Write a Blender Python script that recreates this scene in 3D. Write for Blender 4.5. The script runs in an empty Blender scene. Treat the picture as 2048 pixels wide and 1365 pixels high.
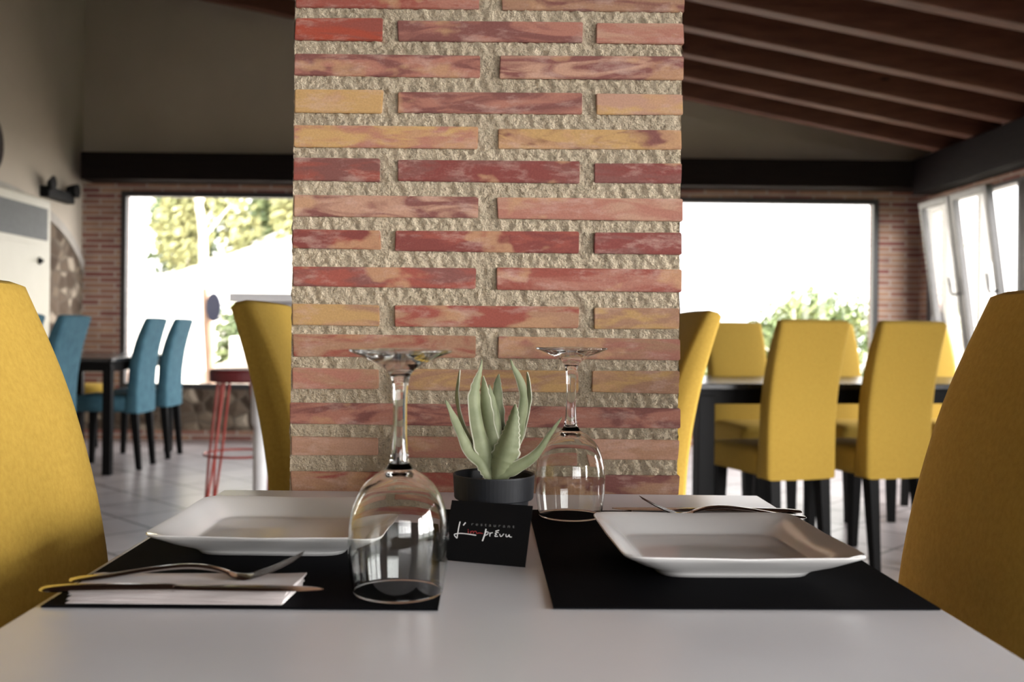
import bpy, bmesh, math, random
from mathutils import Vector, Matrix

random.seed(7)
C = bpy.context.scene.collection
PI = math.pi

# ---------------------------------------------------------------- camera, world, daylight, exposure
cam_data = bpy.data.cameras.new('camera')
cam_data.lens = 35.0
cam_data.sensor_width = 36.0
cam_data.shift_x = 0.0249
cam_data.shift_y = -0.0120
cam_data.clip_start = 0.02
cam_data.dof.use_dof = True
cam_data.dof.focus_distance = 1.12
cam_data.dof.aperture_fstop = 6.3
cam = bpy.data.objects.new('camera', cam_data)
C.objects.link(cam)
cam.location = (0.0, 0.0, 0.965)
cam.rotation_euler = (PI / 2, -0.011, 0.0)
bpy.context.scene.camera = cam

world = bpy.data.worlds.new('daylight')
bpy.context.scene.world = world
world.use_nodes = True
wn = world.node_tree.nodes
bg = wn['Background']
bg.inputs['Color'].default_value = (1.0, 0.985, 0.97, 1)
# hazy sky, brightest round the veiled sun to the right of and behind the camera
SKY_BASE, SKY_GLOW = 2.6, 26.0
wt = world.node_tree
tcw = wt.nodes.new('ShaderNodeTexCoord')
dotn = wt.nodes.new('ShaderNodeVectorMath')
dotn.operation = 'DOT_PRODUCT'
dotn.inputs[1].default_value = Vector((0.93, -0.33, 0.24)).normalized()
wt.links.new(tcw.outputs['Generated'], dotn.inputs[0])
clp = wt.nodes.new('ShaderNodeMath')
clp.operation = 'MAXIMUM'
clp.inputs[1].default_value = 0.0
wt.links.new(dotn.outputs['Value'], clp.inputs[0])
pwr = wt.nodes.new('ShaderNodeMath')
pwr.operation = 'POWER'
pwr.inputs[1].default_value = 3.0
wt.links.new(clp.outputs[0], pwr.inputs[0])
mad = wt.nodes.new('ShaderNodeMath')
mad.operation = 'MULTIPLY_ADD'
mad.inputs[1].default_value = SKY_GLOW
mad.inputs[2].default_value = SKY_BASE
wt.links.new(pwr.outputs[0], mad.inputs[0])
wt.links.new(mad.outputs[0], bg.inputs['Strength'])

vs = bpy.context.scene.view_settings
vs.view_transform = 'Standard'
vs.look = 'None'
vs.exposure = 0.76
vs.gamma = 1.0
vs.use_curve_mapping = False
bpy.context.scene.cycles.caustics_reflective = False
bpy.context.scene.cycles.sample_clamp_indirect = 6.0
bpy.context.scene.cycles.max_bounces = 10
bpy.context.scene.cycles.diffuse_bounces = 5
bpy.context.scene.cycles.transparent_max_bounces = 16


def window_light(loc, rot, sx, sy):
    """Portal in a window opening: it adds no light of its own, it only leads the sky's light in."""
    l = bpy.data.lights.new('window_daylight', 'AREA')
    l.shape = 'RECTANGLE'
    l.size, l.size_y = sx, sy
    l.cycles.is_portal = True
    o = bpy.data.objects.new('window_daylight', l)
    o.location, o.rotation_euler = loc, rot
    C.objects.link(o)


window_light((-1.89, 8.45, 1.26), (-PI / 2, 0, 0), 2.4, 1.7)
window_light((2.09, 8.45, 1.26), (-PI / 2, 0, 0), 2.4, 1.7)
window_light((3.72, 6.3, 1.26), (0, PI / 2, 0), 1.6, 3.9)
window_light((3.72, 0.05, 1.26), (0, PI / 2, 0), 1.6, 4.65)
window_light((1.8, -4.42, 1.64), (PI / 2, 0, 0), 2.9, 1.4)

# ---------------------------------------------------------------- materials
MATS = {}


def nodes_of(name, color, rough=0.6, metal=0.0, spec=0.5):
    m = bpy.data.materials.new(name)
    m.use_nodes = True
    nt = m.node_tree
    b = nt.nodes['Principled BSDF']
    b.inputs['Base Color'].default_value = (*color, 1)
    b.inputs['Roughness'].default_value = rough
    b.inputs['Metallic'].default_value = metal
    b.inputs['Specular IOR Level'].default_value = spec
    MATS[name] = m
    return m, nt, b


def N(nt, kind, **kw):
    n = nt.nodes.new(kind)
    for k, v in kw.items():
        if k in n.inputs:
            n.inputs[k].default_value = v
        else:
            setattr(n, k, v)
    return n


def coords(nt, scale=(1, 1, 1), rot=(0, 0, 0), src='Object'):
    t = N(nt, 'ShaderNodeTexCoord')
    mp = N(nt, 'ShaderNodeMapping')
    mp.inputs['Scale'].default_value = scale
    mp.inputs['Rotation'].default_value = rot
    nt.links.new(t.outputs[src], mp.inputs['Vector'])
    return mp.outputs['Vector']


def ramp(nt, fac, stops):
    r = N(nt, 'ShaderNodeValToRGB')
    el = r.color_ramp.elements
    while len(el) < len(stops):
        el.new(0.5)
    for e, (p, c) in zip(el, stops):
        e.position = p
        e.color = (*c, 1)
    nt.links.new(fac, r.inputs['Fac'])
    return r.outputs['Color']


def bump(nt, b, height, strength=0.3, dist=0.01):
    bp = N(nt, 'ShaderNodeBump')
    bp.inputs['Strength'].default_value = strength
    bp.inputs['Distance'].default_value = dist
    nt.links.new(height, bp.inputs['Height'])
    nt.links.new(bp.outputs['Normal'], b.inputs['Normal'])


def noise(nt, vec, scale, detail=4.0, rough=0.6):
    n = N(nt, 'ShaderNodeTexNoise')
    n.inputs['Scale'].default_value = scale
    n.inputs['Detail'].default_value = detail
    n.inputs['Roughness'].default_value = rough
    nt.links.new(vec, n.inputs['Vector'])
    return n.outputs['Fac']


def mottled(name, c1, c2, scale, rough=0.6, metal=0.0, spec=0.5, bstr=0.0, bscale=None, bdist=0.004, stretch=(1, 1, 1), lo=0.3, hi=0.7):
    m, nt, b = nodes_of(name, c1, rough, metal, spec)
    v = coords(nt, stretch)
    f = noise(nt, v, scale)
    nt.links.new(ramp(nt, f, [(lo, c1), (hi, c2)]), b.inputs['Base Color'])
    if bstr:
        f2 = noise(nt, v, bscale or scale * 4)
        bump(nt, b, f2, bstr, bdist)
    return m


mottled('laminate', (0.60, 0.595, 0.615), (0.635, 0.63, 0.65), 6, rough=0.27, spec=0.6)
mottled('placemat_black', (0.0016, 0.0016, 0.0024), (0.003, 0.003, 0.004), 30, rough=0.8, spec=0.04, bstr=0.25, bscale=500, bdist=0.0006)
mottled('porcelain', (0.78, 0.77, 0.76), (0.80, 0.79, 0.78), 4, rough=0.10, spec=0.55)
mottled('yellow_fabric', (0.32, 0.203, 0.034), (0.385, 0.25, 0.046), 140, rough=0.9, spec=0.15, bstr=0.35, bscale=600, bdist=0.001)
mottled('teal_fabric', (0.030, 0.083, 0.115), (0.054, 0.128, 0.165), 18, rough=0.85, spec=0.2, bstr=0.3, bscale=400, bdist=0.001)
mottled('black_wood', (0.0022, 0.0022, 0.0026), (0.004, 0.0036, 0.0036), 12, rough=0.55, spec=0.12, stretch=(8, 8, 1))
mottled('black_table_top', (0.012, 0.012, 0.014), (0.018, 0.018, 0.02), 8, rough=0.22, spec=0.5)
mottled('plaster', (0.48, 0.425, 0.35), (0.53, 0.47, 0.39), 2.2, rough=0.9, spec=0.15, bstr=0.12, bscale=60, bdist=0.004)
mottled('dark_beam', (0.007, 0.0045, 0.004), (0.014, 0.009, 0.0075), 5, rough=0.7, spec=0.12, stretch=(0.6, 8, 8), bstr=0.2, bscale=20)
mottled('dark_beam_long', (0.006, 0.0045, 0.0047), (0.012, 0.0085, 0.0085), 5, rough=0.75, spec=0.08, stretch=(8, 0.6, 8), bstr=0.2, bscale=20)
mottled('window_frame_dark', (0.025, 0.023, 0.024), (0.04, 0.036, 0.036), 9, rough=0.5)
mottled('window_frame_grey', (0.060, 0.055, 0.053), (0.08, 0.073, 0.07), 9, rough=0.45)
mottled('pot_plastic', (0.008, 0.009, 0.011), (0.012, 0.013, 0.016), 40, rough=0.5, spec=0.25)
mottled('potting_fibre', (0.10, 0.065, 0.035), (0.26, 0.19, 0.11), 160, rough=0.95, bstr=0.8, bscale=300)
mottled('leaf_green', (0.115, 0.135, 0.066), (0.225, 0.245, 0.14), 32, rough=0.55, spec=0.3, bstr=0.15, bscale=120, bdist=0.001)
mottled('leaf_edge', (0.40, 0.40, 0.30), (0.48, 0.47, 0.37), 60, rough=0.6, spec=0.3)
mottled('card_black', (0.003, 0.003, 0.0035), (0.0045, 0.0042, 0.0045), 20, rough=0.6, spec=0.12)
mottled('ink_white', (0.80, 0.80, 0.80), (0.85, 0.85, 0.85), 90, rough=0.6)
mottled('ink_red', (0.36, 0.035, 0.035), (0.42, 0.042, 0.04), 90, rough=0.6)
mottled('ink_grey', (0.13, 0.13, 0.13), (0.17, 0.17, 0.17), 90, rough=0.6)
mottled('napkin_paper', (0.72, 0.665, 0.655), (0.77, 0.715, 0.70), 14, rough=0.95, spec=0.1, bstr=0.3, bscale=40, bdist=0.002)
mottled('steel', (0.50, 0.47, 0.44), (0.58, 0.55, 0.52), 15, rough=0.14, metal=1.0)
mottled('cream_enamel', (0.38, 0.35, 0.26), (0.42, 0.39, 0.30), 3, rough=0.4)
mottled('grille_grey', (0.06, 0.064, 0.062), (0.08, 0.085, 0.083), 20, rough=0.6)
mottled('black_plastic', (0.002, 0.002, 0.002), (0.004, 0.004, 0.004), 20, rough=0.6, spec=0.15)
mottled('dark_plate', (0.012, 0.006, 0.004), (0.025, 0.012, 0.008), 12, rough=0.5)
mottled('arch_plaster', (0.36, 0.33, 0.29), (0.44, 0.41, 0.37), 8, rough=0.9)
mottled('white_stone', (0.60, 0.59, 0.60), (0.72, 0.71, 0.72), 7, rough=0.5, bstr=0.1)
mottled('grey_wash', (0.42, 0.40, 0.41), (0.56, 0.54, 0.55), 9, rough=0.7, stretch=(4, 4, 0.5))
mottled('red_metal', (0.30, 0.035, 0.025), (0.36, 0.05, 0.035), 12, rough=0.4)
mottled('red_seat', (0.10, 0.008, 0.010), (0.15, 0.012, 0.014), 12, rough=0.5)
mottled('terrace_ground', (0.30, 0.265, 0.23), (0.40, 0.36, 0.32), 3, rough=0.9)
mottled('bounce_cut_grass', (0.045, 0.065, 0.025), (0.09, 0.11, 0.045), 5, rough=0.95, bstr=0.5, bscale=40, bdist=0.03)  # dark green for the added ground that holds down bounced daylight
mottled('pale_bank', (0.62, 0.57, 0.48), (0.78, 0.74, 0.66), 1.2, rough=0.95)
mottled('white_render', (0.80, 0.79, 0.77), (0.85, 0.84, 0.82), 3, rough=0.9)
mottled('pale_rock', (0.36, 0.28, 0.22), (0.62, 0.53, 0.45), 7, rough=0.95, bstr=0.6, bscale=18, bdist=0.03)
mottled('bark_pale', (0.50, 0.44, 0.36), (0.75, 0.69, 0.60), 9, rough=0.95, stretch=(6, 6, 1), bstr=0.4, bscale=20, bdist=0.02)
mottled('weathered_wood', (0.34, 0.20, 0.13), (0.50, 0.36, 0.26), 8, rough=0.9, stretch=(8, 8, 1))
mottled('navy_disc', (0.02, 0.028, 0.06), (0.03, 0.04, 0.08), 8, rough=0.5)
mottled('leaves_yellow', (0.17, 0.185, 0.075), (0.37, 0.35, 0.16), 3, rough=0.8)
mottled('leaves_green', (0.07, 0.12, 0.065), (0.22, 0.25, 0.10), 2.5, rough=0.8)
mottled('leaves_light', (0.10, 0.17, 0.075), (0.27, 0.29, 0.11), 2.5, rough=0.8)

# wood with knots for the rafters
m, nt, b = nodes_of('rafter_wood', (0.08, 0.04, 0.025), 0.6, 0, 0.3)
v = coords(nt, (0.7, 5, 5))
f = noise(nt, v, 5, 6, 0.65)
c = ramp(nt, f, [(0.25, (0.070, 0.028, 0.018)), (0.75, (0.165, 0.070, 0.042))])
vo = N(nt, 'ShaderNodeTexVoronoi')
vo.inputs['Scale'].default_value = 2.4
nt.links.new(coords(nt, (1, 1.5, 2.5)), vo.inputs['Vector'])
k = ramp(nt, vo.outputs['Distance'], [(0.05, (0.25, 0.22, 0.2)), (0.13, (1, 1, 1))])
mx = N(nt, 'ShaderNodeMix', data_type='RGBA', blend_type='MULTIPLY')
mx.inputs['Factor'].default_value = 1
nt.links.new(c, mx.inputs['A'])
nt.links.new(k, mx.inputs['B'])
nt.links.new(mx.outputs['Result'], b.inputs['Base Color'])
bump(nt, b, f, 0.2, 0.01)

mottled('ceiling_boards', (0.035, 0.018, 0.012), (0.06, 0.03, 0.02), 5, rough=0.7, stretch=(1, 8, 1))

# floor: diagonal ceramic tiles
m, nt, b = nodes_of('floor_tiles', (0.5, 0.47, 0.46), 0.28, 0, 0.5)
v = coords(nt, (1, 1, 1), (0, 0, PI / 4))
br = N(nt, 'ShaderNodeTexBrick')
br.offset = 0.0
br.squash = 1.0
br.inputs['Scale'].default_value = 1.0
br.inputs['Brick Width'].default_value = 0.37
br.inputs['Row Height'].default_value = 0.37
br.inputs['Mortar Size'].default_value = 0.009
br.inputs['Mortar Smooth'].default_value = 0.3
br.inputs['Bias'].default_value = 0.0
br.inputs['Color1'].default_value = (0.39, 0.36, 0.365, 1)
br.inputs['Color2'].default_value = (0.48, 0.445, 0.445, 1)
br.inputs['Mortar'].default_value = (0.08, 0.068, 0.065, 1)
nt.links.new(v, br.inputs['Vector'])
f = noise(nt, coords(nt), 5, 5)
mx = N(nt, 'ShaderNodeMix', data_type='RGBA', blend_type='MULTIPLY')
mx.inputs['Factor'].default_value = 0.55
nt.links.new(br.outputs['Color'], mx.inputs['A'])
nt.links.new(ramp(nt, f, [(0.3, (0.72, 0.66, 0.66)), (0.7, (1.1, 1.08, 1.1))]), mx.inputs['B'])
nt.links.new(mx.outputs['Result'], b.inputs['Base Color'])
inv = N(nt, 'ShaderNodeMath', operation='SUBTRACT')
inv.inputs[0].default_value = 1.0
nt.links.new(br.outputs['Fac'], inv.inputs[1])
bump(nt, b, inv.outputs[0], 0.4, 0.003)


def brick_wall_material(name, axis):
    """small-format brickwork for the distant piers; axis = the horizontal axis of the wall"""
    m, nt, b = nodes_of(name, (0.3, 0.15, 0.1), 0.9, 0, 0.2)
    t = N(nt, 'ShaderNodeTexCoord')
    s = N(nt, 'ShaderNodeSeparateXYZ')
    nt.links.new(t.outputs['Object'], s.inputs[0])
    cb = N(nt, 'ShaderNodeCombineXYZ')
    nt.links.new(s.outputs[axis], cb.inputs['X'])
    nt.links.new(s.outputs['Z'], cb.inputs['Y'])
    br = N(nt, 'ShaderNodeTexBrick')
    br.inputs['Scale'].default_value = 1.0
    br.inputs['Brick Width'].default_value = 0.26
    br.inputs['Row Height'].default_value = 0.047
    br.inputs['Mortar Size'].default_value = 0.008
    br.inputs['Color1'].default_value = (0.22, 0.085, 0.075, 1)
    br.inputs['Color2'].default_value = (0.38, 0.235, 0.16, 1)
    br.inputs['Mortar'].default_value = (0.42, 0.36, 0.32, 1)
    nt.links.new(cb.outputs[0], br.inputs['Vector'])
    f = noise(nt, t.outputs['Object'], 6, 4)
    mx = N(nt, 'ShaderNodeMix', data_type='RGBA', blend_type='MULTIPLY')
    mx.inputs['Factor'].default_value = 0.6
    nt.links.new(br.outputs['Color'], mx.inputs['A'])
    nt.links.new(ramp(nt, f, [(0.3, (0.65, 0.6, 0.6)), (0.7, (1.15, 1.1, 1.05))]), mx.inputs['B'])
    nt.links.new(mx.outputs['Result'], b.inputs['Base Color'])
    inv = N(nt, 'ShaderNodeMath', operation='SUBTRACT')
    inv.inputs[0].default_value = 1.0
    nt.links.new(br.outputs['Fac'], inv.inputs[1])
    bump(nt, b, inv.outputs[0], 0.6, 0.006)


brick_wall_material('brickwork_x', 'X')
brick_wall_material('brickwork_y', 'Y')

# rubble stone
m, nt, b = nodes_of('rubble_stone', (0.2, 0.16, 0.12), 0.95, 0, 0.2)
v = coords(nt, (1, 1, 1.25))
vo = N(nt, 'ShaderNodeTexVoronoi')
vo.inputs['Scale'].default_value = 7.0
nt.links.new(v, vo.inputs['Vector'])
sp = N(nt, 'ShaderNodeSeparateColor')
nt.links.new(vo.outputs['Color'], sp.inputs[0])
c = ramp(nt, sp.outputs[0], [(0.0, (0.06, 0.042, 0.03)), (0.4, (0.11, 0.08, 0.058)), (0.75, (0.19, 0.145, 0.105)), (1.0, (0.38, 0.32, 0.25))])
vd = N(nt, 'ShaderNodeTexVoronoi', feature='DISTANCE_TO_EDGE')
vd.inputs['Scale'].default_value = 7.0
nt.links.new(v, vd.inputs['Vector'])
mx = N(nt, 'ShaderNodeMix', data_type='RGBA', blend_type='MIX')
nt.links.new(ramp(nt, vd.outputs['Distance'], [(0.02, (1, 1, 1)), (0.12, (0, 0, 0))]), mx.inputs['Factor'])
nt.links.new(c, mx.inputs['A'])
mx.inputs['B'].default_value = (0.12, 0.095, 0.072, 1)
nt.links.new(mx.outputs['Result'], b.inputs['Base Color'])
bump(nt, b, vd.outputs['Distance'], 0.8, 0.04)

# near pillar: bricks carry two colours each, streaked along their length
m, nt, b = nodes_of('pillar_brick', (0.4, 0.2, 0.15), 0.75, 0, 0.25)
a1 = N(nt, 'ShaderNodeAttribute', attribute_name='tone_a')
a2 = N(nt, 'ShaderNodeAttribute', attribute_name='tone_b')
v = coords(nt, (5.5, 5.5, 24))
w = N(nt, 'ShaderNodeTexNoise')
w.inputs['Scale'].default_value = 1.6
w.inputs['Detail'].default_value = 5
w.inputs['Distortion'].default_value = 1.6
nt.links.new(v, w.inputs['Vector'])
mx = N(nt, 'ShaderNodeMix', data_type='RGBA')
nt.links.new(ramp(nt, w.outputs['Fac'], [(0.42, (0, 0, 0)), (0.56, (1, 1, 1))]), mx.inputs['Factor'])
nt.links.new(a1.outputs['Color'], mx.inputs['A'])
nt.links.new(a2.outputs['Color'], mx.inputs['B'])
# ochre inclusions
f0 = noise(nt, coords(nt, (9, 9, 16)), 1.2, 3, 0.6)
m0 = N(nt, 'ShaderNodeMix', data_type='RGBA')
nt.links.new(ramp(nt, f0, [(0.56, (0, 0, 0)), (0.62, (0.75, 0.75, 0.75))]), m0.inputs['Factor'])
nt.links.new(mx.outputs['Result'], m0.inputs['A'])
m0.inputs['B'].default_value = (0.47, 0.275, 0.155, 1)
# lime smears
f2 = noise(nt, coords(nt, (14, 14, 40)), 1.4, 8, 0.7)
m2 = N(nt, 'ShaderNodeMix', data_type='RGBA')
nt.links.new(ramp(nt, f2, [(0.52, (0, 0, 0)), (0.72, (0.6, 0.6, 0.6))]), m2.inputs['Factor'])
nt.links.new(m0.outputs['Result'], m2.inputs['A'])
m2.inputs['B'].default_value = (0.56, 0.39, 0.33, 1)
# fine grain
f3 = noise(nt, coords(nt), 420, 2)
m3 = N(nt, 'ShaderNodeMix', data_type='RGBA', blend_type='MULTIPLY')
m3.inputs['Factor'].default_value = 0.5
nt.links.new(m2.outputs['Result'], m3.inputs['A'])
nt.links.new(ramp(nt, f3, [(0.3, (0.7, 0.68, 0.68)), (0.7, (1.12, 1.12, 1.12))]), m3.inputs['B'])
nt.links.new(m3.outputs['Result'], b.inputs['Base Color'])
bump(nt, b, f2, 0.35, 0.003)

m, nt, b = nodes_of('pillar_mortar', (0.5, 0.43, 0.34), 0.95, 0, 0.1)
v = coords(nt)
f = noise(nt, v, 14, 3)
g = noise(nt, v, 230, 4, 0.75)
mx = N(nt, 'ShaderNodeMix', data_type='RGBA', blend_type='MULTIPLY')
mx.inputs['Factor'].default_value = 0.9
nt.links.new(ramp(nt, f, [(0.3, (0.74, 0.615, 0.455)), (0.7, (0.88, 0.735, 0.55))]), mx.inputs['A'])
nt.links.new(ramp(nt, g, [(0.34, (0.52, 0.48, 0.42)), (0.46, (1.03, 1.03, 1.01))]), mx.inputs['B'])
nt.links.new(mx.outputs['Result'], b.inputs['Base Color'])
bump(nt, b, noise(nt, v, 260, 4, 0.7), 1.0, 0.012)

# clear table glass
m = bpy.data.materials.new('clear_glass')
m.use_nodes = True
nt = m.node_tree
nt.nodes.remove(nt.nodes['Principled BSDF'])
gl = N(nt, 'ShaderNodeBsdfGlass')
gl.inputs['IOR'].default_value = 1.5
gl.inputs['Roughness'].default_value = 0.0
gl.inputs['Color'].default_value = (0.985, 0.99, 0.985, 1)
nt.links.new(gl.outputs[0], nt.nodes['Material Output'].inputs['Surface'])
MATS['clear_glass'] = m

# window pane: thin glass, see-through with a fresnel reflection
m = bpy.data.materials.new('window_pane')
m.use_nodes = True
nt = m.node_tree
nt.nodes.remove(nt.nodes['Principled BSDF'])
lw = N(nt, 'ShaderNodeLayerWeight')
pw = N(nt, 'ShaderNodeMath', operation='POWER')
pw.inputs[1].default_value = 5.0
nt.links.new(lw.outputs['Facing'], pw.inputs[0])
fr = N(nt, 'ShaderNodeMath', operation='MULTIPLY_ADD')
fr.inputs[1].default_value = 0.85
fr.inputs[2].default_value = 0.03
nt.links.new(pw.outputs[0], fr.inputs[0])
tr = N(nt, 'ShaderNodeBsdfTransparent')
gs = N(nt, 'ShaderNodeBsdfGlossy')
gs.inputs['Roughness'].default_value = 0.0
ms = N(nt, 'ShaderNodeMixShader')
nt.links.new(fr.outputs[0], ms.inputs[0])
nt.links.new(tr.outputs[0], ms.inputs[1])
nt.links.new(gs.outputs[0], ms.inputs[2])
nt.links.new(ms.outputs[0], nt.nodes['Material Output'].inputs['Surface'])
MATS['window_pane'] = m

# ---------------------------------------------------------------- builders


def link(name, bm, mat, parent=None, smooth=False, label=None):
    me = bpy.data.meshes.new(name)
    bmesh.ops.recalc_face_normals(bm, faces=bm.faces)
    bm.to_mesh(me)
    bm.free()
    for mm in (mat if isinstance(mat, (list, tuple)) else [mat]):
        me.materials.append(MATS[mm])
    if smooth:
        for p in me.polygons:
            p.use_smooth = True
        me.set_sharp_from_angle(angle=math.radians(smooth if smooth > 1 else 50))
    o = bpy.data.objects.new(name, me)
    C.objects.link(o)
    if parent:
        o.parent = parent
    if label:
        o['label'] = label
    return o


def tag(o, label=None, cat=None, group=None, kind=None):
    if label:
        o['label'] = label
    if cat:
        o['category'] = cat
    if group:
        o['group'] = group
    if kind:
        o['kind'] = kind
    return o


def thing(name, label, cat, loc=(0, 0, 0), rotz=0.0, group=None):
    o = bpy.data.objects.new(name, None)
    o.empty_display_size = 0.05
    C.objects.link(o)
    o.location = loc
    o.rotation_euler = (0, 0, rotz)
    return tag(o, label, cat, group)


def dup(root, label, loc, rotz, group=None):
    r = root.copy()
    C.objects.link(r)
    r.location = loc
    r.rotation_euler = (0, 0, rotz)
    r['label'] = label
    if group:
        r['group'] = group
    for ch in list(root.children):
        c = ch.copy()
        C.objects.link(c)
        c.parent = r
        for gch in list(ch.children):
            d = gch.copy()
            C.objects.link(d)
            d.parent = c
    return r


def box(bm, lo, hi, bevel=0.0, seg=2, mi=0):
    r = bmesh.ops.create_cube(bm, size=1.0)
    vs_ = r['verts']
    for v_ in vs_:
        v_.co = Vector([lo[i] + (v_.co[i] + 0.5) * (hi[i] - lo[i]) for i in range(3)])
    fs = {f_ for v_ in vs_ for f_ in v_.link_faces}
    if bevel:
        es = {e for v_ in vs_ for e in v_.link_edges}
        rr = bmesh.ops.bevel(bm, geom=list(es), offset=bevel, segments=seg, profile=0.5, affect='EDGES')
        fs = {f_ for f_ in rr['faces']} | {f_ for f_ in fs if f_.is_valid}
    for f_ in fs:
        f_.material_index = mi
    return vs_


def loft(bm, rings, closed=True, caps=True, mi=0):
    rows = [[bm.verts.new(p) for p in ring] for ring in rings]
    n = len(rows[0])
    for a, b_ in zip(rows[:-1], rows[1:]):
        for i in range(n if closed else n - 1):
            j = (i + 1) % n
            bm.faces.new((a[i], a[j], b_[j], b_[i])).material_index = mi
    if caps and closed:
        bm.faces.new(rows[0][::-1]).material_index = mi
        bm.faces.new(rows[-1]).material_index = mi
    return rows


def lathe(bm, prof, n=48, cx=0.0, cy=0.0, mi=0):
    """prof: (r, z) list; ends with r == 0 close the shape"""
    rings = []
    for r, z in prof:
        if r < 1e-6:
            rings.append([bm.verts.new((cx, cy, z))])
        else:
            rings.append([bm.verts.new((cx + r * math.cos(2 * PI * i / n), cy + r * math.sin(2 * PI * i / n), z)) for i in range(n)])
    for a, b_ in zip(rings[:-1], rings[1:]):
        for i in range(n):
            j = (i + 1) % n
            if len(a) == 1 and len(b_) == 1:
                continue
            if len(a) == 1:
                bm.faces.new((a[0], b_[j], b_[i])).material_index = mi
            elif len(b_) == 1:
                bm.faces.new((a[i], a[j], b_[0])).material_index = mi
            else:
                bm.faces.new((a[i], a[j], b_[j], b_[i])).material_index = mi


def tube(bm, pts, rad, n=8, mi=0, cyclic=False):
    pts = [Vector(p) for p in pts]
    rads = rad if isinstance(rad, (list, tuple)) else [rad] * len(pts)
    rings = []
    up = Vector((0, 0, 1))
    for i, p in enumerate(pts):
        a = pts[i - 1] if (i > 0 or cyclic) else p
        b_ = pts[(i + 1) % len(pts)] if (i < len(pts) - 1 or cyclic) else p
        t = (b_ - a).normalized()
        s = t.cross(up)
        if s.length < 1e-4:
            s = Vector((1, 0, 0))
        s.normalize()
        u = s.cross(t)
        rings.append([p + rads[i] * (math.cos(2 * PI * k_ / n) * s + math.sin(2 * PI * k_ / n) * u) for k_ in range(n)])
    if cyclic:
        rings.append(rings[0])
        rows = [[bm.verts.new(p) for p in ring] for ring in rings[:-1]]
        rows.append(rows[0])
        for a, b_ in zip(rows[:-1], rows[1:]):
            for i in range(n):
                j = (i + 1) % n
                bm.faces.new((a[i], a[j], b_[j], b_[i])).material_index = mi
    else:
        loft(bm, rings, mi=mi)


def interp(tab, x):
    if x <= tab[0][0]:
        return tab[0][1]
    for (x0, y0), (x1, y1) in zip(tab[:-1], tab[1:]):
        if x <= x1:
            return y0 + (y1 - y0) * (x - x0) / (x1 - x0)
    return tab[-1][1]


def smooth_curve(pts, n=8):
    """Catmull-Rom through tuples of any length"""
    out = []
    P = [pts[0]] + list(pts) + [pts[-1]]
    for i in range(1, len(P) - 2):
        for k_ in range(n):
            t = k_ / n
            out.append(tuple(0.5 * (2 * b_ + (c_ - a) * t + (2 * a - 5 * b_ + 4 * c_ - d) * t * t + (-a + 3 * b_ - 3 * c_ + d) * t ** 3)
                             for a, b_, c_, d in zip(P[i - 1], P[i], P[i + 1], P[i + 2])))
    out.append(tuple(pts[-1]))
    return out


def B():
    return bmesh.new()


# ---------------------------------------------------------------- room shell
XL, XR, YB, YF = -3.40, 3.62, 8.35, -4.30      # left wall, right wall, far (back) wall, wall behind the camera


def roof_z(x):
    return 2.376 + 0.195 * (3.45 - x)           # underside of the rafters


bm = B()
box(bm, (XL - 0.3, YF - 0.3, -0.1), (XR + 0.3, YB + 0.3, 0.0))
tag(link('floor', bm, 'floor_tiles'), kind='structure')

bm = B()
z0, z1 = roof_z(XL - 0.3) + 0.20, roof_z(XR + 0.6) + 0.20
loft(bm, [[(XL - 0.3, y, z0), (XR + 0.6, y, z1), (XR + 0.6, y, z1 + 0.1), (XL - 0.3, y, z0 + 0.1)] for y in (YF - 0.4, YB + 0.5)])
tag(link('ceiling', bm, 'ceiling_boards'), kind='structure')

# rafters running down towards the window side
k = 0
y = 7.72
while y > YF + 0.3:
    bm = B()
    x0, x1 = XL + 0.01, 3.66
    za, zb = roof_z(x0), roof_z(x1)
    loft(bm, [[(x0, yy, za), (x1, yy, zb), (x1, yy, zb + 0.2), (x0, yy, za + 0.2)] for yy in (y - 0.105, y)])
    bmesh.ops.bevel(bm, geom=list(bm.edges), offset=0.006, segments=1, affect='EDGES')
    tag(link('rafter', bm, 'rafter_wood'), kind='structure')
    y -= 0.523

# far wall: plaster gable above the beam, brick piers, stone apron under the windows
bm = B()
pts = [(XL - 0.2, 2.15), (XR + 0.2, 2.15), (XR + 0.2, roof_z(XR + 0.2) + 0.22), (XL - 0.2, roof_z(XL - 0.2) + 0.22)]
loft(bm, [[(px, yy, pz) for px, pz in pts] for yy in (YB, YB + 0.22)])
wall_back = tag(link('wall_back', bm, 'plaster'), kind='structure')
WIN = [(-3.08, -0.70), (0.90, 3.285)]
WZ0, WZ1 = 0.43, 2.09
for x0, x1 in [(XL - 0.2, WIN[0][0]), (WIN[0][1], WIN[1][0]), (WIN[1][1], XR + 0.2)]:
    bm = B()
    box(bm, (x0, YB, 0.43), (x1, YB + 0.22, 2.15))
    link('brick_pier', bm, 'brickwork_x', wall_back, label='brick pier beside the windows')
bm = B()
for x0, x1 in WIN:
    box(bm, (x0, YB - 0.001, WZ1), (x1, YB + 0.22, 2.15))
link('brick_band', bm, 'brickwork_x', wall_back)
bm = B()
box(bm, (XL - 0.2, YB, 0.0), (XR + 0.2, YB + 0.22, 0.43))
link('stone_apron', bm, 'rubble_stone', wall_back, label='rubble stone below the windows')
bm = B()
box(bm, (XL, YB - 0.012, 0.0), (XR, YB, 0.085), 0.003)
tag(link('baseboard_back', bm, 'brickwork_x'), kind='structure')
bm = B()
box(bm, (-3.32, 8.10, 2.15), (3.75, YB + 0.01, 2.372), 0.008)
tag(link('trim_1', bm, 'dark_beam'), kind='structure', label='dark timber beam over the far windows')
bm = B()
box(bm, (3.45, YF, 2.09), (3.72, 8.098, 2.376), 0.008)
tag(link('trim_2', bm, 'dark_beam_long'), kind='structure', label='dark timber beam over the side windows')

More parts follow.
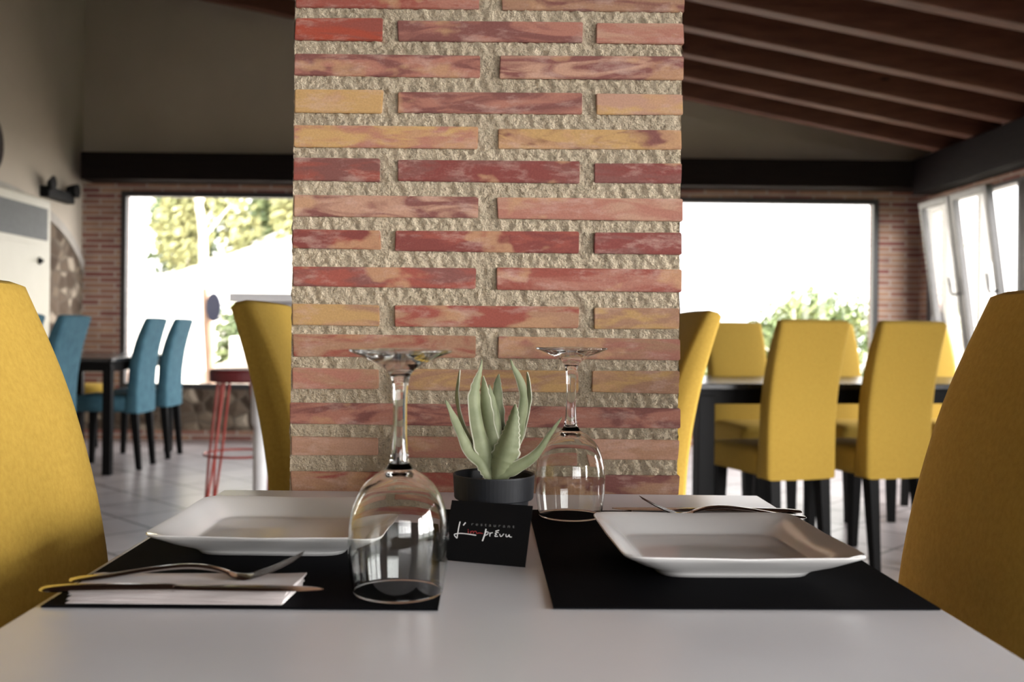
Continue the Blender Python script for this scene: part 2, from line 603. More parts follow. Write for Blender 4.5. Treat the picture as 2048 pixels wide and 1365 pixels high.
for n_, (x0, x1) in enumerate(WIN):
    w_ = bpy.data.objects.new('window_%d' % (n_ + 1), None)
    C.objects.link(w_)
    w_.location = ((x0 + x1) / 2, YB + 0.03, WZ0)
    w_['kind'] = 'structure'
    hw = (x1 - x0) / 2
    h = WZ1 - WZ0
    bm = B()
    t = 0.045
    box(bm, (-hw, -0.025, 0), (-hw + t, 0.05, h), 0.004)
    box(bm, (hw - t, -0.025, 0), (hw, 0.05, h), 0.004)
    box(bm, (-hw + t, -0.025, h - t), (hw - t, 0.05, h), 0.004)
    box(bm, (-hw + t, -0.025, 0), (hw - t, 0.05, t), 0.004)
    link('window_frame', bm, 'window_frame_dark', w_)
    bm = B()
    box(bm, (-hw + t, 0.01, t), (hw - t, 0.016, h - t))
    link('window_glass', bm, 'window_pane', w_)

# right wall: low wall, brick corner, tilted sashes
SZ0, SZ1 = 0.47, 2.04
bm = B()
box(bm, (XR, YF - 0.2, 0.0), (XR + 0.2, YB + 0.2, SZ0))
wall_right = tag(link('wall_right', bm, 'brickwork_y'), kind='structure')
bm = B()
box(bm, (XR, 8.20, SZ0), (XR + 0.09, YB + 0.2, 2.12))
link('brick_corner', bm, 'brickwork_y', wall_right)
bm = B()
box(bm, (XR, YF - 0.2, SZ1), (XR + 0.2, 8.20, 2.12))
box(bm, (XR + 0.11, YF - 0.2, 2.12), (XR + 0.2, YB + 0.2, roof_z(XR + 0.2) + 0.2))
link('brick_band', bm, 'brickwork_y', wall_right)
for ya, yb in ((2.35, 4.50), (YF - 0.2, -2.25)):
    bm = B()
    box(bm, (XR, ya, SZ0), (XR + 0.2, yb, SZ1))
    link('brick_pier', bm, 'brickwork_y', wall_right)

# (near end, far end, tilt)
units = [(7.87, 8.20, 0.0), (7.34, 7.86, 0.21), (6.78, 7.34, 0.21), (6.22, 6.78, 0.0), (5.66, 6.22, 0.0), (5.10, 5.66, 0.0), (4.50, 5.10, 0.0),
         (1.20, 2.35, 0.0), (0.05, 1.20, 0.0), (-1.10, 0.05, 0.0), (-2.25, -1.10, 0.0)]
for n_, (ya, yb, tilt) in enumerate(units):
    w_ = bpy.data.objects.new('window_%d' % (n_ + 3), None)
    C.objects.link(w_)
    w_.location = (XR + 0.03, (ya + yb) / 2, SZ0)
    w_['kind'] = 'structure'
    hw, h, t = (yb - ya) / 2, SZ1 - SZ0, 0.03
    bm = B()
    box(bm, (-0.03, -hw, 0), (0.05, -hw + t, h), 0.003)
    box(bm, (-0.03, hw - t, 0), (0.05, hw, h), 0.003)
    box(bm, (-0.03, -hw + t, 0), (0.05, hw - t, t), 0.003)
    box(bm, (-0.03, -hw + t, h - t), (0.05, hw - t, h), 0.003)
    link('window_frame', bm, 'window_frame_grey', w_)
    s_ = bpy.data.objects.new('window_sash', None)
    C.objects.link(s_)
    s_.parent = w_
    s_.location = (-0.035 if tilt else 0.0, 0, t + 0.005)
    s_.rotation_euler = (0, -math.atan2(tilt, h), 0)
    a, hh, st = hw - t - 0.004, h - 2 * t - 0.01, 0.05
    if tilt:
        a = hw - 0.012
    bm = B()
    box(bm, (-0.025, -a, 0), (0.025, -a + st, hh), 0.004)
    box(bm, (-0.025, a - st, 0), (0.025, a, hh), 0.004)
    box(bm, (-0.025, -a + st, 0), (0.025, a - st, st), 0.004)
    box(bm, (-0.025, -a + st, hh - st), (0.025, a - st, hh), 0.004)
    link('sash_frame', bm, 'window_frame_grey', s_)
    bm = B()
    box(bm, (-0.003, -a + st, st), (0.003, a - st, hh - st))
    link('sash_glass', bm, 'window_pane', s_)
    bm = B()
    zc = hh * 0.51
    tube(bm, [(-0.025, -a + 0.025, zc), (-0.06, -a + 0.03, zc), (-0.065, -a + 0.045, zc + 0.02), (-0.065, -a + 0.05, zc + 0.13)], 0.009)
    link('sash_handle', bm, 'window_frame_dark', s_, smooth=True)

# left wall with a blind stone arch
bm = B()
box(bm, (XL - 0.2, YF - 0.2, 0.0), (XL, YB + 0.2, roof_z(XL) + 0.25))
wall_left = tag(link('wall_left', bm, 'plaster'), kind='structure')
arch = [(8.34, 0.0), (8.34, 1.40), (8.22, 1.52), (8.02, 1.645), (7.75, 1.75), (7.4, 1.83), (6.9, 1.88), (6.3, 1.83), (5.8, 1.65), (5.5, 1.4), (5.4, 1.1), (5.4, 0.0)]
bm = B()
loft(bm, [[(x, y_, z_) for y_, z_ in arch] for x in (XL - 0.01, XL + 0.012)])
link('stone_infill', bm, 'rubble_stone', wall_left, label='brown rubble stone under the arch')
bm = B()
inner = smooth_curve(arch[1:-1], 5)
rings = []
for i, (py, pz) in enumerate(inner):
    a = inner[max(i - 1, 0)]
    c_ = inner[min(i + 1, len(inner) - 1)]
    d = Vector((c_[0] - a[0], c_[1] - a[1])).normalized()
    nx, nz = d.y, -d.x
    if i == 0:
        nx, nz = 0.0, 0.3
    wd = 0.075
    rings.append([(XL + 0.0, py, pz), (XL + 0.022, py, pz), (XL + 0.022, py + nx * wd, pz + nz * wd), (XL + 0.0, py + nx * wd, pz + nz * wd)])
for r_ in rings:
    for q in (2, 3):
        x_, y_, z_ = r_[q]
        r_[q] = (x_, min(y_, 8.345), z_)
loft(bm, rings)
link('arch_band', bm, 'arch_plaster', wall_left, label='pale plaster band around the arch')

# wall behind the camera
bm = B()
FX0, FX1, FZ0, FZ1 = 0.3, 3.3, 0.9, 2.38
box(bm, (XL - 0.2, YF - 0.2, 0.0), (FX0, YF, 3.9))
box(bm, (FX0, YF - 0.2, 0.0), (FX1, YF, FZ0))
box(bm, (FX0, YF - 0.2, FZ1), (FX1, YF, 3.9))
box(bm, (FX1, YF - 0.2, 0.0), (XR + 0.2, YF, 3.9))
tag(link('wall_front', bm, 'plaster'), kind='structure')
w_ = bpy.data.objects.new('window_%d' % (len(units) + 3), None)
C.objects.link(w_)
w_.location = ((FX0 + FX1) / 2, YF - 0.08, FZ0)
w_['kind'] = 'structure'
hw, h, t = (FX1 - FX0) / 2, FZ1 - FZ0, 0.05
bm = B()
box(bm, (-hw, -0.03, 0), (hw, 0.03, t), 0.003)
box(bm, (-hw, -0.03, h - t), (hw, 0.03, h), 0.003)
for q in range(5):
    xc = -hw + t / 2 + q * (2 * hw - t) / 4
    box(bm, (xc - t / 2, -0.03, t), (xc + t / 2, 0.03, h - t), 0.003)
link('window_frame', bm, 'window_frame_grey', w_)
bm = B()
box(bm, (-hw + t, -0.003, t), (hw - t, 0.003, h - t))
link('window_glass', bm, 'window_pane', w_)

# ---------------------------------------------------------------- brick pillar behind the table
PX0, PX1, PY0, PY1, PTOP = -0.2595, 0.2560, 1.317, 1.832, 3.05
K = 0.00066047


def pz_(y_):
    return 0.965 - (y_ - 653.9) * K


R_, P_, M_, O_, S_, D_, T_ = ((0.285, 0.078, 0.058), (0.375, 0.165, 0.122), (0.20, 0.078, 0.067), (0.49, 0.305, 0.13), (0.44, 0.255, 0.18), (0.20, 0.053, 0.045), (0.365, 0.205, 0.13))
ROWS = [  # (top, bottom in K units below the reference, kind, colour pairs)
    (-27, 15, 'A', [(P_, R_), (M_, T_)]),
    (36, 78, 'B', [((0.36, 0.07, 0.04), R_), (P_, M_), (S_, P_)]),
    (106, 151, 'A', [(P_, M_), (S_, M_)]),
    (180, 222, 'B', [(O_, O_), (M_, P_), (S_, O_)]),
    (250, 292, 'A', [(O_, P_), (M_, O_)]),
    (318, 360, 'B', [(R_, M_), (M_, D_), (D_, M_)]),
    (390, 432, 'A', [(S_, M_), (P_, S_)]),
    (459, 499, 'B', [(D_, R_), (R_, D_), (M_, D_)]),
    (532, 575, 'A', [(R_, M_), (P_, R_)]),
    (608, 650, 'B', [(O_, T_), (R_, T_), (O_, T_)]),
    (670, 712, 'A', [(R_, T_), (T_, P_)]),
    (736, 778, 'B', [(T_, P_), (T_, O_), (T_, O_)]),
    (808, 848, 'A', [(M_, P_), (M_, P_)]),
    (873, 913, 'B', [(T_, S_), (T_, P_), (T_, S_)]),
    (944, 985, 'A', [(R_, T_), (T_, M_)]),
]
yy, kind_ = -98, 'B'
while pz_(yy) < PTOP:
    ROWS.insert(0, (yy, yy + 42, kind_, [random.choice([(R_, M_), (P_, S_), (T_, O_), (M_, P_)]) for _ in range(3)]))
    yy -= 70
    kind_ = 'A' if kind_ == 'B' else 'B'
yy, kind_ = 1013, 'B'
while pz_(yy + 42) > 0.0:
    ROWS.append((yy, yy + 42, kind_, [random.choice([(R_, M_), (P_, S_), (T_, O_), (M_, P_)]) for _ in range(3)]))
    yy += 69
    kind_ = 'A' if kind_ == 'B' else 'B'

bm = B()
la = bm.loops.layers.float_color.new('tone_a')
lb = bm.loops.layers.float_color.new('tone_b')


def brick(lo, hi, cols):
    before = set(bm.faces)
    j = lambda s: random.uniform(-s, s)
    lo = (lo[0] + j(.0015), lo[1] + j(.0008), lo[2] + j(.0012))
    hi = (hi[0] + j(.0015), hi[1], hi[2] + j(.0012))
    r = bmesh.ops.create_cube(bm, size=1.0)
    for v_ in r['verts']:
        v_.co = Vector([lo[i] + (v_.co[i] + 0.5) * (hi[i] - lo[i]) for i in range(3)])
        v_.co += Vector((j(.0012), j(.0006), j(.001)))
    bmesh.ops.bevel(bm, geom=list({e for v_ in r['verts'] for e in v_.link_edges}), offset=0.0011, segments=2, affect='EDGES')
    a, b_ = cols
    s = random.uniform(0.9, 1.08)
    for f_ in set(bm.faces) - before:
        f_.material_index = 0
        for lp in f_.loops:
            lp[la] = (a[0] * s, a[1] * s, a[2] * s, 1)
            lp[lb] = (b_[0] * s, b_[1] * s, b_[2] * s, 1)


def xk(px):
    return (px - 973 + 0.3) * K


for top, bot, kind_, cols in ROWS:
    zt, zb = pz_(top), pz_(bot)
    if zt > PTOP:
        continue
    spans = [(583, 951), (993.5, 1361)] if kind_ == 'A' else [(583, 757), (789.5, 1157), (1188, 1361)]
    for (a, b_), cc in zip(spans, cols):
        brick((xk(a), PY0, zb), (xk(b_), PY0 + 0.11, zt), cc)
    for sx in (0, 1):                                   # the two flanks and the back
        xa, xb = (PX0, PX0 + 0.11) if sx == 0 else (PX1 - 0.11, PX1)
        ys = [(PY0 + 0.135, PY0 + 0.375), (PY0 + 0.40, PY1)] if kind_ == 'A' else [(PY0 + 0.135, PY0 + 0.255), (PY0 + 0.28, PY1)]
        for ya, yb in ys:
            brick((xa, ya, zb), (xb, yb, zt), random.choice([(R_, M_), (P_, S_), (T_, O_), (M_, P_)]))
    brick((PX0 + 0.13, PY1 - 0.1, zb), (PX1 - 0.13, PY1, zt), random.choice([(R_, M_), (P_, S_), (T_, O_)]))
# rough mortar skin: displaced grid on front and flanks
IN = 0.0042
step = 0.0028


def skin(p0, du, dv, nu, nv, nrm):
    rows = []
    for j_ in range(nv + 1):
        row = []
        for i_ in range(nu + 1):
            e = 0.0 if i_ in (0, nu) else 1.0
            h_ = random.uniform(-1, 1) * (0.0020 if e else 0.0012) + 0.0011 * math.sin(i_ * 0.9 + j_ * 0.37) * math.sin(j_ * 0.21 + i_ * .13)
            p = Vector(p0) + Vector(du) * (i_ / nu) + Vector(dv) * (j_ / nv) + Vector(nrm) * h_
            row.append(bm.verts.new(p))
        rows.append(row)
    for j_ in range(nv):
        for i_ in range(nu):
            f_ = bm.faces.new((rows[j_][i_], rows[j_][i_ + 1], rows[j_ + 1][i_ + 1], rows[j_ + 1][i_]))
            f_.material_index = 1
            f_.smooth = True


SD = 0.0008
wx, wy = PX1 - PX0 - 2 * SD, PY1 - PY0 - IN - SD
skin((PX0 + SD, PY0 + IN, 0.55), (wx, 0, 0), (0, 0, 1.05), int(wx / step), int(1.05 / step), (0, -1, 0))
for z_, h_ in ((0, 0.55), (1.6, PTOP - 1.6)):
    skin((PX0 + SD, PY0 + IN, z_), (wx, 0, 0), (0, 0, h_), 40, int(h_ / 0.013), (0, -1, 0))
skin((PX0 + SD, PY1 - SD, 0), (0, -wy, 0), (0, 0, PTOP), 30, int(PTOP / 0.008), (-1, 0, 0))
skin((PX1 - SD, PY0 + IN, 0), (0, wy, 0), (0, 0, PTOP), 30, int(PTOP / 0.008), (1, 0, 0))
skin((PX1 - SD, PY1 - SD, 0), (-wx, 0, 0), (0, 0, PTOP), 30, 100, (0, 1, 0))
pil = link('brick_pillar', bm, ['pillar_brick', 'pillar_mortar'])
tag(pil, 'square pillar of thin reddish bricks with wide rough sandy mortar joints', 'pillar', kind='structure')

# ---------------------------------------------------------------- the laid table
TZ = 0.75
t_ = thing('dining_table', 'white laid dining table in the foreground butting against the brick pillar', 'table', (0.008, 0.905, 0))
bm = B()
box(bm, (-0.350, -0.405, 0.722), (0.350, 0.401, TZ), 0.002)
link('tabletop', bm, 'laminate', t_)
bm = B()
box(bm, (-0.29, -0.34, 0.66), (0.29, 0.34, 0.722), 0.002)
link('apron', bm, 'black_wood', t_)
for sx in (-1, 1):
    for sy in (-1, 1):
        bm = B()
        box(bm, (sx * 0.27 - 0.02, sy * 0.32 - 0.02, 0), (sx * 0.27 + 0.02, sy * 0.32 + 0.02, 0.66), 0.002)
        link('leg', bm, 'black_wood', t_)


def placemat(corners, label):
    bm_ = B()
    c0, c1, c2, c3 = [Vector((x, y_, 0)) for x, y_ in corners]
    nu, nv = 24, 30
    top, bot = [], []
    for j_ in range(nv + 1):
        rt, rb = [], []
        for i_ in range(nu + 1):
            u, w_ = i_ / nu, j_ / nv
            p = (c0 * (1 - u) + c1 * u) * (1 - w_) + (c3 * (1 - u) + c2 * u) * w_
            wv = 0.0
            if w_ > 0.93:
                wv = max(0.0, 0.004 * math.sin((u - 0.38) * 9.0)) if 0.38 < u < 0.73 else 0
                wv *= (w_ - 0.93) / 0.07
            rt.append(bm_.verts.new((p.x, p.y, TZ + 0.0018 + wv)))
            rb.append(bm_.verts.new((p.x, p.y, TZ + 0.0004 + wv)))
        top.append(rt)
        bot.append(rb)
    for j_ in range(nv):
        for i_ in range(nu):
            bm_.faces.new((top[j_][i_], top[j_][i_ + 1], top[j_ + 1][i_ + 1], top[j_ + 1][i_]))
            bm_.faces.new((bot[j_][i_], bot[j_ + 1][i_], bot[j_ + 1][i_ + 1], bot[j_][i_ + 1]))
    for i_ in range(nu):
        bm_.faces.new((top[0][i_], bot[0][i_], bot[0][i_ + 1], top[0][i_ + 1]))
        bm_.faces.new((top[nv][i_], top[nv][i_ + 1], bot[nv][i_ + 1], bot[nv][i_]))
    for j_ in range(nv):
        bm_.faces.new((top[j_][0], top[j_ + 1][0], bot[j_ + 1][0], bot[j_][0]))
        bm_.faces.new((top[j_][nu], bot[j_][nu], bot[j_ + 1][nu], top[j_ + 1][nu]))
    o = link('placemat', bm_, 'placemat_black')
    tag(o, label, 'placemat', 'black placemats')
    return o


placemat([(-0.3345, 0.7525), (-0.0345, 0.7555), (-0.034, 1.172), (-0.334, 1.172)], 'black placemat under the near wine glass and the napkin with cutlery in front')
placemat([(0.0540, 0.7635), (0.3545, 0.7720), (0.3530, 1.176), (0.0520, 1.176)], 'black placemat under the far wine glass and the plate seen in full')


def square_plate(name, cx, cy, half, rot, label):
    """square porcelain plate with a flared, slightly bowed rim"""
    def ring(h, z, power, sag=0.0):
        out = []
        n = 96
        for i_ in range(n):
            a = 2 * PI * i_ / n
            ca, sa = math.cos(a), math.sin(a)
            r = h / ((abs(ca) ** power + abs(sa) ** power) ** (1 / power))
            # rim dips a touch mid-side
            dz = -sag * (1 - (abs(math.sin(2 * a))) ** 1.2)
            out.append((r * ca, r * sa, z + dz))
        return out
    bm_ = B()
    s = half / 0.105
    prof = [(0.060 * s, 0.0, 7), (0.068 * s, 0.0, 7), (0.071 * s, 0.0035, 7), (0.074 * s, 0.006, 8), (0.088 * s, 0.0125, 9), (0.099 * s, 0.0195, 11), (0.1040 * s, 0.0232, 14), (0.1050 * s, 0.0246, 14), (0.1043 * s, 0.0255, 14),
            (0.1020 * s, 0.0250, 13), (0.097 * s, 0.0222, 12), (0.088 * s, 0.0166, 11), (0.0795 * s, 0.0105, 10), (0.0775 * s, 0.0086, 10), (0.0755 * s, 0.0078, 10), (0.072 * s, 0.0075, 9), (0.05 * s, 0.0075, 7), (0.02 * s, 0.0075, 4)]
    rings = [ring(h, z, p, 0.0012 if z > 0.02 else 0) for h, z, p in prof]
    loft(bm_, rings)
    o = link('dinner_plate', bm_, 'porcelain', smooth=True)
    o.location = (cx, cy, TZ + 0.002)
    o.rotation_euler = (0, 0, rot)
    tag(o, label, 'plate', 'square white plates')
    return o


square_plate('dinner_plate', -0.2000, 0.9935, 0.1075, 0.0, 'square white plate set behind the napkin, partly behind the near wine glass')
square_plate('dinner_plate', 0.2170, 0.928, 0.1040, 0.035, 'square white plate on the placemat with the far wine glass')


def wine_glass(cx, cy, s, label):
    out = [(0.0362, 0.0006), (0.0378, 0.010), (0.0395, 0.022), (0.0404, 0.034), (0.0406, 0.042), (0.0399, 0.054), (0.0378, 0.066), (0.0335, 0.078), (0.0280, 0.0865), (0.0210, 0.0930), (0.0155, 0.0965), (0.0113, 0.0992),
           (0.0098, 0.1015), (0.0080, 0.1045), (0.0070, 0.110), (0.0064, 0.118), (0.0058, 0.130), (0.0056, 0.142), (0.0057, 0.156), (0.0063, 0.166), (0.0078, 0.173), (0.0110, 0.1785), (0.0190, 0.1840), (0.0290, 0.1885), (0.0365, 0.1915), (0.0408, 0.1932), (0.0416, 0.1943), (0.0410, 0.1952),
           (0.0385, 0.1955), (0.0250, 0.1948), (0.0, 0.1943)]
    inn = [(0.0, 0.0945), (0.006, 0.0940), (0.0125, 0.0920), (0.0200, 0.0880), (0.0268, 0.0825), (0.0323, 0.0742), (0.0366, 0.0632), (0.0386, 0.0525), (0.0393, 0.042), (0.0391, 0.034), (0.0383, 0.022), (0.0367, 0.010), (0.0352, 0.0006)]
    prof = [(r * s, z * s) for r, z in smooth_curve(inn, 3) + [(0.0357, 0.0)] + smooth_curve(out, 3)]
    prof = [(0.0 if i in (0, len(prof) - 1) else max(r, 1e-5), z) for i, (r, z) in enumerate(prof)]
    bm_ = B()
    lathe(bm_, prof, 72)
    o = link('wine_glass', bm_, 'clear_glass', smooth=True)
    o.location = (cx, cy, TZ + 0.0022)
    tag(o, label, 'wine glass', 'upturned wine glasses')
    return o


wine_glass(-0.0690, 0.803, 1.0, 'stemmed wine glass standing upside down nearest the camera, before the black card')
wine_glass(0.0975, 1.137, 0.985, 'stemmed wine glass standing upside down beside the potted plant, near the pillar')

# ---------------------------------------------------------------- potted succulent
pp = thing('potted_plant', 'small pale green succulent in a round black plastic pot by the pillar', 'plant', (0.009, 0.985, TZ))
bm = B()
lathe(bm, [(0.0, 0.0), (0.0305, 0.0), (0.0315, 0.002), (0.0345, 0.047), (0.0350, 0.0475), (0.0385, 0.0478), (0.0392, 0.049), (0.0405, 0.0705), (0.0402, 0.0718), (0.0390, 0.0718), (0.0380, 0.070), (0.0365, 0.056), (0.034, 0.054), (0.0, 0.054)], 64)
link('pot', bm, 'pot_plastic', pp, smooth=False)
bm = B()
lathe(bm, [(0.0366, 0.0605), (0.030, 0.0625), (0.018, 0.0640), (0.0, 0.0650), (0.0, 0.056), (0.0350, 0.0565), (0.0366, 0.0605)], 40)
for v_ in bm.verts:
    v_.co.z += random.uniform(-0.0012, 0.0012) if v_.co.z > 0.0575 else 0
link('soil', bm, 'potting_fibre', pp, smooth=True)


def leaf(spine, thick=0.16, twist=0.0, wave=0.10, sharp=1.0):
    """spine: (right, up, depth, half-width) in half-millimetres about the rim centre of the pot"""
    u = 0.000116
    pts = smooth_curve(spine, 7)
    rings = []
    n = len(pts)
    V = [Vector((p[0] * u, p[2] * u, 0.0715 + p[1] * u)) for p in pts]
    for i_, p in enumerate(pts):
        tg = (V[min(i_ + 1, n - 1)] - V[max(i_ - 1, 0)]).normalized()
        dep = Vector((0, 1, 0))
        side = dep.cross(tg)
        side.normalize()
        dep = tg.cross(side)
        wv = side * math.cos(twist) + dep * math.sin(twist)
        nv = tg.cross(wv)
        w_ = 1.15 * p[3] * u * (1 + wave * math.sin(i_ * 1.25 + p[3]))
        th = max(p[3] * u * thick, 0.0004)
        c_ = V[i_]
        rg = []
        for sgn in (1,):
            rg = [c_ + wv * w_ + nv * th * 1.2, c_ + wv * w_ * 0.88 + nv * (th * 1.2 + 0.0004), c_ + wv * w_ * 0.5 + nv * th * 0.15, c_ - nv * th * 0.35 , c_ - wv * w_ * 0.5 + nv * th * 0.15, c_ - wv * w_ * 0.88 + nv * (th * 1.2 + 0.0004), c_ - wv * w_ + nv * th * 1.2,
                  c_ - wv * w_ * 0.90 + nv * (th * 1.2 - 0.0007), c_ - wv * w_ * 0.5 - nv * th * 1.0, c_ - nv * th * 1.7, c_ + wv * w_ * 0.5 - nv * th * 1.0, c_ + wv * w_ * 0.90 + nv * (th * 1.2 - 0.0007)]
        rings.append(rg)
    bm_ = B()
    rows = loft(bm_, rings)
    bm_.faces.ensure_lookup_table()
    m_ = len(rings[0])
    for q, f_ in enumerate(bm_.faces):
        if q < (n - 1) * m_ and (q % m_) in (0, 5, 6, 11):
            f_.material_index = 1
    return link('leaf', bm_, ['leaf_green', 'leaf_edge'], pp, smooth=True)


def LZ(pts, **kw):                    # picture-free leaf tables: x right, z up from the rim centre, y depth
    leaf([(x - 541, 1057 - z, y_, w_) for x, z, y_, w_ in pts], **kw)


LZ([(520, 1100, -60, 40), (480, 1030, -60, 48), (430, 950, -70, 50), (330, 850, -80, 44), (255, 700, -80, 38), (190, 560, -70, 26), (140, 460, -60, 12), (118, 425, -60, 2)], twist=0.5)
LZ([(500, 1080, 30, 35), (440, 930, 40, 42), (370, 840, 50, 42), (295, 720, 60, 32), (240, 560, 60, 25), (215, 400, 60, 22), (225, 270, 60, 16), (237, 175, 60, 3)], twist=-0.9)
LZ([(540, 1080, -10, 60), (500, 930, -20, 75), (440, 780, -30, 80), (395, 600, -30, 72), (375, 430, -20, 62), (385, 300, -10, 45), (415, 180, 0, 20), (428, 85, 0, 3)], twist=0.75, thick=0.22)
LZ([(560, 1080, 40, 50), (530, 840, 50, 55), (490, 640, 50, 50), (462, 480, 50, 46), (450, 340, 50, 30), (440, 225, 50, 4)], twist=-0.25, thick=0.2)
LZ([(570, 1080, 60, 50), (575, 830, 80, 52), (560, 640, 90, 48), (535, 480, 90, 36), (505, 360, 90, 18), (492, 300, 90, 3)], twist=0.7)
LZ([(580, 1080, 110, 40), (590, 800, 140, 45), (585, 600, 150, 44), (570, 440, 150, 42), (565, 310, 150, 32), (575, 212, 150, 5)], twist=0.2)
LZ([(560, 1100, -60, 60), (600, 960, -80, 100), (640, 850, -90, 98), (672, 720, -90, 72), (695, 600, -80, 46), (708, 510, -75, 26), (714, 455, -70, 5)], twist=-0.25, thick=0.3)
LZ([(600, 1080, 50, 50), (690, 860, 60, 62), (752, 680, 60, 52), (788, 500, 50, 38), (785, 350, 40, 34), (745, 230, 30, 28), (700, 150, 20, 16), (672, 80, 20, 3)], twist=0.45, thick=0.22)
LZ([(620, 1080, 110, 40), (735, 810, 130, 40), (780, 680, 130, 36), (822, 520, 130, 28), (838, 400, 130, 24), (830, 270, 130, 18), (818, 190, 130, 4)], twist=-0.7)
LZ([(560, 1110, -70, 45), (640, 1040, -90, 52), (740, 985, -100, 48), (850, 915, -100, 38), (930, 830, -95, 32), (1000, 720, -90, 24), (1060, 630, -90, 14), (1108, 560, -90, 2)], twist=0.25, thick=0.25)

# ---------------------------------------------------------------- card leaning on the pot
cd = thing('restaurant_card', 'small black card with handwritten white lettering leaning against the plant pot', 'card', (0.0, 0.906, TZ))
cw, chh = 0.0800, 0.0565
bl, brr = Vector((-0.0385, 0.9215, TZ + 0.0005)), Vector((0.0373, 0.8955, TZ + 0.0005))
ex = (brr - bl).normalized()
back = Vector((-ex.y, ex.x, 0)) * 1.0                       # away from the camera
ey = (Vector((0, 0, 1)) * 0.915 + back * 0.405).normalized()
en = ex.cross(ey)                                            # toward the camera
M = Matrix((ex, ey, en)).transposed().to_4x4()
M.translation = bl
cd.matrix_world = M
bm = B()
box(bm, (0, 0, -0.0004), (cw, chh, 0.0), 0.0)
link('card_sheet', bm, 'card_black', cd)


def ribbon(bm_, pts, w_):
    """pen stroke: points in card units (1000 wide), raised 0.1 mm"""
    pts = smooth_curve(pts, 6) if len(pts) > 2 else pts
    P = [Vector(((x - 205) * cw / 1150, (1110 + (x - 205) * 0.085 - y_) * chh / 830 , 0.00012)) for x, y_ in pts]
    ws = w_ * cw / 1150
    L, R = [], []
    for i_, p in enumerate(P):
        d = (P[min(i_ + 1, len(P) - 1)] - P[max(i_ - 1, 0)]).normalized()
        nn = Vector((-d.y, d.x, 0)) * ws / 2
        L.append([p + nn, p - nn, p - nn - Vector((0, 0, .0002)), p + nn - Vector((0, 0, .0002))])
    loft(bm_, L)


bm = B()
ribbon(bm, [(372, 585), (366, 650), (364, 720), (364, 815)], 13)
ribbon(bm, [(364, 815), (335, 790), (318, 765), (345, 752), (400, 748), (500, 757), (625, 776)], 12)
ribbon(bm, [(452, 598), (424, 638)], 15)
ribbon(bm, [(752, 690), (745, 760), (735, 810), (725, 855)], 17)
ribbon(bm, [(745, 745), (770, 728), (788, 738), (782, 762), (755, 778)], 10)
ribbon(bm, [(808, 738), (816, 765), (818, 792)], 11)
ribbon(bm, [(816, 762), (830, 745), (852, 742)], 10)
ribbon(bm, [(932, 742), (905, 738), (888, 752), (908, 765), (890, 775), (892, 792), (930, 792)], 10)
ribbon(bm, [(885, 722), (935, 708)], 11)
ribbon(bm, [(950, 760), (966, 792), (984, 788), (1008, 756)], 10)
ribbon(bm, [(1036, 762), (1044, 795), (1066, 795), (1082, 770), (1090, 798), (1122, 802)], 10)
link('lettering', bm, 'ink_white', cd, label='white handwritten word')
bm = B()
ribbon(bm, [(500, 694), (506, 703)], 10)
ribbon(bm, [(506, 716), (510, 735), (516, 751)], 8)
ribbon(bm, [(540, 716), (544, 735), (546, 752)], 8)
ribbon(bm, [(545, 735), (562, 719), (578, 726), (583, 752)], 8)
ribbon(bm, [(583, 736), (602, 719), (620, 727), (630, 750), (665, 744), (715, 752)], 8)
link('lettering', bm, 'ink_red', cd, label='dim red letters of the word')
fc = bpy.data.curves.new('small_lettering', 'FONT')
fc.body = "restaurant"
fc.size = 0.0042
fc.space_character = 1.75
tmp = bpy.data.objects.new('small_lettering', fc)
C.objects.link(tmp)
bpy.context.view_layer.update()
me = bpy.data.meshes.new_from_object(tmp.evaluated_get(bpy.context.evaluated_depsgraph_get()))
bpy.data.objects.remove(tmp)
me.materials.clear()
me.materials.append(MATS['ink_grey'])
o = bpy.data.objects.new('small_lettering', me)
C.objects.link(o)
o.parent = cd
o.location = ((535 - 205) * cw / 1150, (1110 + 30 - 640) * chh / 830, 0.00015)
wid = max(v_.co.x for v_ in me.vertices)
o.scale = ((1140 - 535) * cw / 1150 / wid, 1, 1)
o.rotation_euler = (0, 0, 0.015)
o['label'] = 'small widely spaced grey word'


